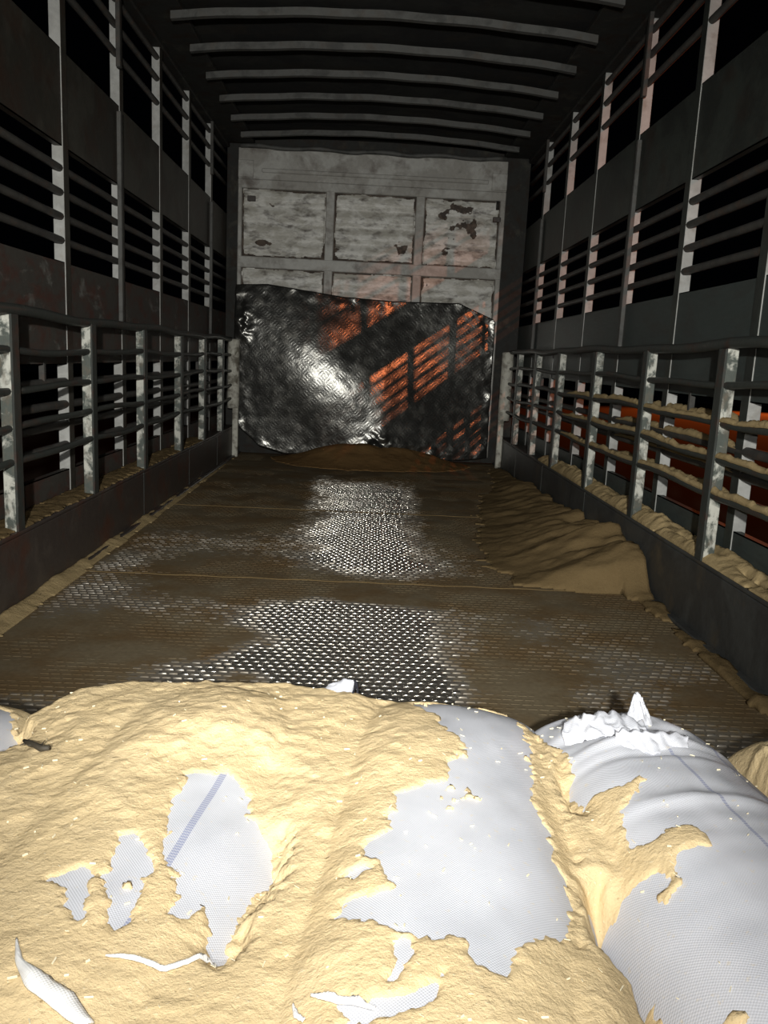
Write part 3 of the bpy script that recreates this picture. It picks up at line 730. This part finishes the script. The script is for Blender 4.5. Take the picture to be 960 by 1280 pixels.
def foreground_dust():
    xs = np.arange(-1.165, 1.166, .0046); ys = np.arange(.35, 2.0, .0046)
    X, Y = np.meshgrid(xs, ys)
    tops = np.stack([sack_top(k, X, Y) for k in SACKS]); Smax = tops.max(0)
    # smooth fill: blurred sack surface
    def blur(a, n):
        k = np.ones(n)/n
        a = np.apply_along_axis(lambda r: np.convolve(np.pad(r, n//2, mode='edge'), k, 'valid')[:a.shape[1]], 1, a)
        return np.apply_along_axis(lambda r: np.convolve(np.pad(r, n//2, mode='edge'), k, 'valid')[:a.shape[0]], 0, a)
    fill = np.maximum(blur(blur(Smax, 35), 25), .93*blur(Smax, 61))
    d = np.full(X.shape, 1e9)
    wx = X+.018*fbm(X, Y, 14, 4, 61); wy = Y+.018*fbm(X, Y, 14, 4, 62)
    for P in BARE: d = np.minimum(d, sdf_poly(wx, wy, P))
    d = d + .010*fbm(X, Y, 40, 3, 63) + .007*fbm(X, Y, 105, 2, 78)
    cover = sstep(0, .13, d)
    # islands of dust inside the bare patches
    isl = sstep(.42, .62, fbm(X, Y, 16, 4, 64)+.15*fbm(X, Y, 60, 2, 65))*sstep(.12, .02, X-.42)
    cover = np.maximum(cover, isl*.2)
    lumps = .009*fbm(X, Y, 5, 4, 66) + .005*np.abs(fbm(X, Y, 18, 5, 67)) + .002*fbm(X, Y, 60, 3, 68)
    # far limit of the spread
    ex = np.array([-1.2,-.8,-.70,-.655,-.64,-.60,-.555,-.48,-.42,-.385,-.33,-.28,-.15,0,.1,.2,.29,.34,.37,.42,.6,.75,.80,.9,1.0,1.2])
    ey = np.array([1.56,1.56,1.56,1.53,1.50,1.56,1.63,1.66,1.665,1.65,1.68,1.685,1.69,1.66,1.655,1.64,1.60,1.50,1.42,1.36,1.36,1.5,1.54,1.60,1.62,1.6])
    lim = np.interp(X, ex, ey) + .014*fbm(X, Y*0, 18, 4, 69) + .004*fbm(X, Y, 60, 3, 89)
    over = Y-lim
    valley = np.maximum(fill, .15*sstep(.02,-.05,over)*(1.32-.32*np.exp(-((X-.375)/.05)**2)))
    H = np.maximum(Smax, valley*.98) + (.011+lumps)
    mound = .022*np.exp(-((X+.28)/.30)**2-((Y-1.45)/.22)**2)
    H = H + mound*cover
    thin = np.maximum(sstep(-.012, .007, d), sstep(.3, .7, isl))
    sb = Smax + (np.maximum(valley-.006, Smax)-Smax)*sstep(0, .04, d)
    top = sb-.007 + .0115*thin + cover*np.clip(H-sb-.003, 0, None)
    slope = np.clip(over, 0, None)*2.2
    top = np.where(over > 0, np.minimum(top, .25+lumps-slope), top)
    # on the bare sacks near the far end nothing lies behind them
    keep = (top > .004) & (top > Smax-.0065) & (over < .16)
    o = heightfield('sawdust', X, Y, top, keep, M['dust'], base=np.maximum(Smax-.02, 0))
    tag(o, 'thick layer of pale sawdust spread over the row of sacks', 'sawdust', kind='stuff')
    return X, Y, top, keep, xs, ys
FX, FY, FT, FK, fxs, fys = foreground_dust()
def surf(x, y):
    i = int(np.clip(round((x-fxs[0])/.0046), 0, len(fxs)-1)); j = int(np.clip(round((y-fys[0])/.0046), 0, len(fys)-1))
    s = max(float(sack_top(k, np.array([x]), np.array([y]))[0]) for k in SACKS)
    return max(float(FT[j,i]) if FK[j,i] else 0, s)

# ------------------------------------------------------------------ other sawdust: drifts on floor, ledges and far mound
def drift_floor_right():
    xs = np.arange(-.1, KX+.001, .012); ys = np.arange(2.0, 7.0, .014); X, Y = np.meshgrid(xs, ys)
    ridge = np.interp(Y, [2.0,2.4,2.85,3.15,3.25,3.6,4.2,5.0,6.0,7.0], [.05,.055,.06,.06,.15,.17,.15,.13,.06,.03])
    wdt = np.interp(Y, [2.0,3.1,3.28,3.6,4.4,5.4,6.5], [.07,.09,.55,.62,.55,.45,.2])
    lump = 1.25-2.1*np.abs(fbm(Y, Y*0+X*.3, 2.6, 4, 71)) + .5*fbm(Y, X*.4, 9, 4, 79)
    dist = np.clip(KX-X, 0.06, None)
    H = ridge*(.72+.45*lump+.25*fbm(X, Y, 2.5, 3, 75))*np.exp(-((dist+.05*fbm(X, Y, 3, 4, 76))/wdt)**2*2.6)*(1+.15*fbm(X, Y, 5, 4, 72)) - .010 + .006*fbm(X, Y, 16, 4, 73)
    front = sstep(3.17, 3.27, Y+.03*fbm(X, Y*0, 6, 3, 74))
    H = np.where(dist > .11, H*front, H)
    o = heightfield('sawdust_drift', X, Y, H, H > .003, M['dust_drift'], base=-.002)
    tag(o, 'grey-brown sawdust drift heaped against the right kickboard', 'sawdust', kind='stuff')
drift_floor_right()
def drift_floor_left():
    xs = np.arange(-KX-.001, -KX+.16, .008); ys = np.arange(2.0, 7.0, .012); X, Y = np.meshgrid(xs, ys)
    H = .024*np.exp(-((X+KX)/.055)**2)*(1+.6*fbm(X, Y, 7, 4, 81))*np.interp(Y, [2,4.2,7],[1.2,.9,.35]) - .004
    o = heightfield('sawdust_strip', X, Y, H, H > .0165*0+.002, M['dust_dim'], base=-.002)
    tag(o, 'thin strip of sawdust in the corner along the left kickboard', 'sawdust', kind='stuff')
drift_floor_left()
def ledge(s, hgt, label, mat, y1, seed):
    xs = np.linspace(s*(KX+.004) if s > 0 else -WX+.001, WX-.001 if s > 0 else -(KX+.004), 22); ys = np.arange(1.9, y1, .010); X, Y = np.meshgrid(xs, ys)
    u = (np.abs(X)-KX)/.13
    H = hgt*(np.sin(np.clip(u*1.05,0,1)*math.pi*.9)+.25)*(.85+.9*fbm(X, Y, 5, 6, seed)+.5*np.abs(fbm(X, Y, 16, 3, seed+9))) 
    tr = np.exp(-((u-.48)/.13)**2)*sstep(.2,-.3,fbm(Y, Y*0, 3, 2, seed+5)+(Y-3.1)*.9)
    H = H*(1-.9*tr) + .006*fbm(X, Y, 25, 3, seed+2)
    o = heightfield('sawdust_ridge', X, Y, .262+H, H > .003, mat, base=.2505)
    tag(o, label, 'sawdust', kind='stuff')
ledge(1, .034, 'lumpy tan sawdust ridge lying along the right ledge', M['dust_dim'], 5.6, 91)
ledge(-1, .008, 'thin crust of sawdust on the left ledge', M['dust_drift'], 6.0, 93)
def far_mound():
    xs = np.arange(-1.0, 1.0, .014); ys = np.arange(5.9, 7.26, .014); X, Y = np.meshgrid(xs, ys)
    a = unp(430,545,1,7.1)
    H = .16*np.exp(-((X-a[0])/.42)**2-((Y-7.2)/.42)**2)+.11*np.exp(-((X-.35)/.4)**2-((Y-7.2)/.4)**2)
    H = H*(1+.2*fbm(X, Y, 5, 4, 101)) - .012 + .004*fbm(X, Y, 20, 3, 102)
    lim = 7.16
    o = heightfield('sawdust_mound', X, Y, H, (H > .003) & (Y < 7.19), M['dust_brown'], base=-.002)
    tag(o, 'low brown sawdust mound at the foot of the buckled sheet', 'sawdust', kind='stuff')
far_mound()
# crusts of sawdust on top of the right-hand bars (wall bars and railing bars)
def crust(x, r, z, y0, y1, seed, where):
    n = int((y1-y0)/.012); rs = np.random.RandomState(seed); V = []; Fq = []
    yy = np.linspace(y0, y1, n); hh = .011+.009*fbm(yy*1.0, yy*0, 12, 4, seed)+.003*rs.rand(n)
    env = sstep(0, .12, yy-y0)*sstep(0, .2, y1-yy); hh = hh*env
    sag = where(yy)
    for j in range(5):
        a = math.pi*(j/4)*.8+math.pi*.1
        V.append(np.stack([x+r*1.1*np.cos(a)*np.ones(n), yy, z+sag+r*.9*math.sin(a)+hh*math.sin(a)*1.3], -1))
    V = np.stack(V, 1)
    idx = np.arange(n*5).reshape(n,5)
    Q = np.concatenate([np.stack([idx[:-1,:-1], idx[:-1,1:], idx[1:,1:], idx[1:,:-1]], -1).reshape(-1,4),
                        np.stack([idx[:-1,4], idx[:-1,0], idx[1:,0], idx[1:,4]], -1)])
    o = npmesh('sawdust_crust', V.reshape(-1,3), Q, M['dust_dim'])
    return o
railsag = lambda k: (lambda yy: 0.006*np.sin(yy*3.1+k)+0.004*np.sin(yy*7.3+2*k+1))
cr = []
for k, z, name in ((2,RZ[2],'middle'),(3,RZ[3],'second lowest'),(4,RZ[4],'lowest')):
    o = crust(1.186, .0125, z, 2.1, 5.0, 110+k, railsag(k)); tag(o, 'crust of sawdust along the %s bar of the right railing' % name, 'sawdust', kind='stuff')
for i, z in enumerate(LOW_BARS):
    o = crust(WX+.013, .018, z, 2.86, 4.3 if i < 3 else 3.9, 130+i, lambda yy: yy*0)
    tag(o, 'crust of sawdust on the %s bar of the right wall\'s lower openings' % ('lowest','second lowest','second highest','highest')[i], 'sawdust', kind='stuff')

# ------------------------------------------------------------------ small things on the sawdust
def ribbon(pix, widths, name, mat, label, cat, group=None, lift=.004):
    pts = [unp(px, py, 2, .215) for px, py in pix]
    n = 30; t = np.linspace(0, len(pts)-1, n); P = np.array(pts)
    cx = np.interp(t, range(len(pts)), P[:,0]); cy = np.interp(t, range(len(pts)), P[:,1]); wd = np.interp(t, range(len(pts)), widths)
    V = []
    for i in range(n):
        j0, j1 = max(i-1,0), min(i+1,n-1); tx, ty = cx[j1]-cx[j0], cy[j1]-cy[j0]; l = math.hypot(tx,ty)+1e-9
        nx_, ny_ = -ty/l, tx/l
        for q, hgt in ((-1,0),(-.3,.005),(.4,.004),(1,0)):
            x = cx[i]+nx_*wd[i]*q; y = cy[i]+ny_*wd[i]*q
            V.append((x, y, surf(x,y)+lift+hgt*min(1,wd[i]/.006)))
    V = np.array(V); k = len(V); V2 = V-np.array([0,0,.0022]); c = V.mean(0)
    idx = np.arange(k).reshape(n,4)
    Q = np.stack([idx[:-1,:-1], idx[:-1,1:], idx[1:,1:], idx[1:,:-1]], -1).reshape(-1,4)
    ring = np.concatenate([idx[0,:], idx[1:,-1], idx[-1,-2::-1], idx[-2:0:-1,0]]); r2 = np.roll(ring,-1)
    VV = np.concatenate([V,V2])-c
    o = npmesh(name, VV, np.concatenate([Q, Q[:,::-1]+k, np.stack([r2,ring,ring+k,r2+k],-1)]), mat); o.location = tuple(c)
    return tag(o, label, cat, group)
ribbon([(132,1197),(165,1196),(205,1203),(235,1190),(262,1172),(285,1168)], [.001,.0035,.004,.0035,.003,.001], 'plastic_strip', M['strip'], 'thin curved white plastic strip below the striped patch of cloth', 'plastic strip', 'loose white strips in the sawdust')
ribbon([(21,1186),(24,1215),(45,1240),(80,1258),(112,1284)], [.001,.004,.012,.013,.006], 'plastic_strip', M['strip'], 'broad pointed white strip in the bottom left corner', 'plastic strip', 'loose white strips in the sawdust')
ribbon([(388,1248),(410,1256),(440,1264),(468,1276)], [.001,.005,.004,.002], 'plastic_strip', M['strip'], 'short white strip at the bottom edge left of the middle sack', 'plastic strip', 'loose white strips in the sawdust')
ribbon([(366,1252),(370,1266),(380,1276)], [.001,.003,.002], 'plastic_strip', M['strip'], 'tiny white sliver at the bottom edge, beside the short strip', 'plastic strip', 'loose white strips in the sawdust')
# dark shrivelled twig
p0 = [unp(x, y, 2, .21) for x, y in ((30,923),(38,930),(44,937),(52,941),(62,942))]
MBt = MB(); pts = [(p[0], p[1], surf(p[0],p[1])+.007) for p in p0]
MBt.tube(pts, [.003,.0055,.005,.006,.0045], 8)
for i in range(14):
    a = pts[i % 4]; b = pts[i % 4+1]; t_ = random.random(); q = [a[j]*(1-t_)+b[j]*t_ for j in range(3)]
    MBt.tube([tuple(q), (q[0]+random.uniform(-.012,.012), q[1]+random.uniform(-.014,.014), q[2]+random.uniform(-.002,.008))], [.0015,.0005], 5)
MBt.org = pts[2]; tag(MBt.build('twig', M['twig'], None, True), 'small dark shrivelled twig lying on the sawdust at the left', 'twig')
# pale shavings scattered over the sawdust: one object nobody could count
rs = random.Random(5); m = MB()
for i in range(320):
    x = rs.uniform(-.72,.75); y = rs.uniform(.72,1.62); z = surf(x,y)
    if z < .12: continue
    a = rs.uniform(0,math.pi); l = rs.uniform(.0012,.005); wd = rs.uniform(.0003,.0009)
    dx, dy = math.cos(a)*l, math.sin(a)*l; nx_, ny_ = -math.sin(a)*wd, math.cos(a)*wd; k = len(m.v); zz = z+.0022
    m.v += [(x-dx-nx_,y-dy-ny_,zz),(x+dx-nx_,y+dy-ny_,zz),(x+dx+nx_,y+dy+ny_,zz+.001),(x-dx+nx_,y-dy+ny_,zz+.001),
            (x-dx-nx_,y-dy-ny_,zz-.0012),(x+dx-nx_,y+dy-ny_,zz-.0012),(x+dx+nx_,y+dy+ny_,zz-.0004),(x-dx+nx_,y-dy+ny_,zz-.0004)]
    m.f += [tuple(k+j for j in q) for q in ((0,1,2,3),(7,6,5,4),(0,4,5,1),(1,5,6,2),(2,6,7,3),(3,7,4,0))]
tag(m.build('wood_shavings', M['shaving']), 'fine pale wood shavings flecked over the sawdust', 'shavings', kind='stuff')
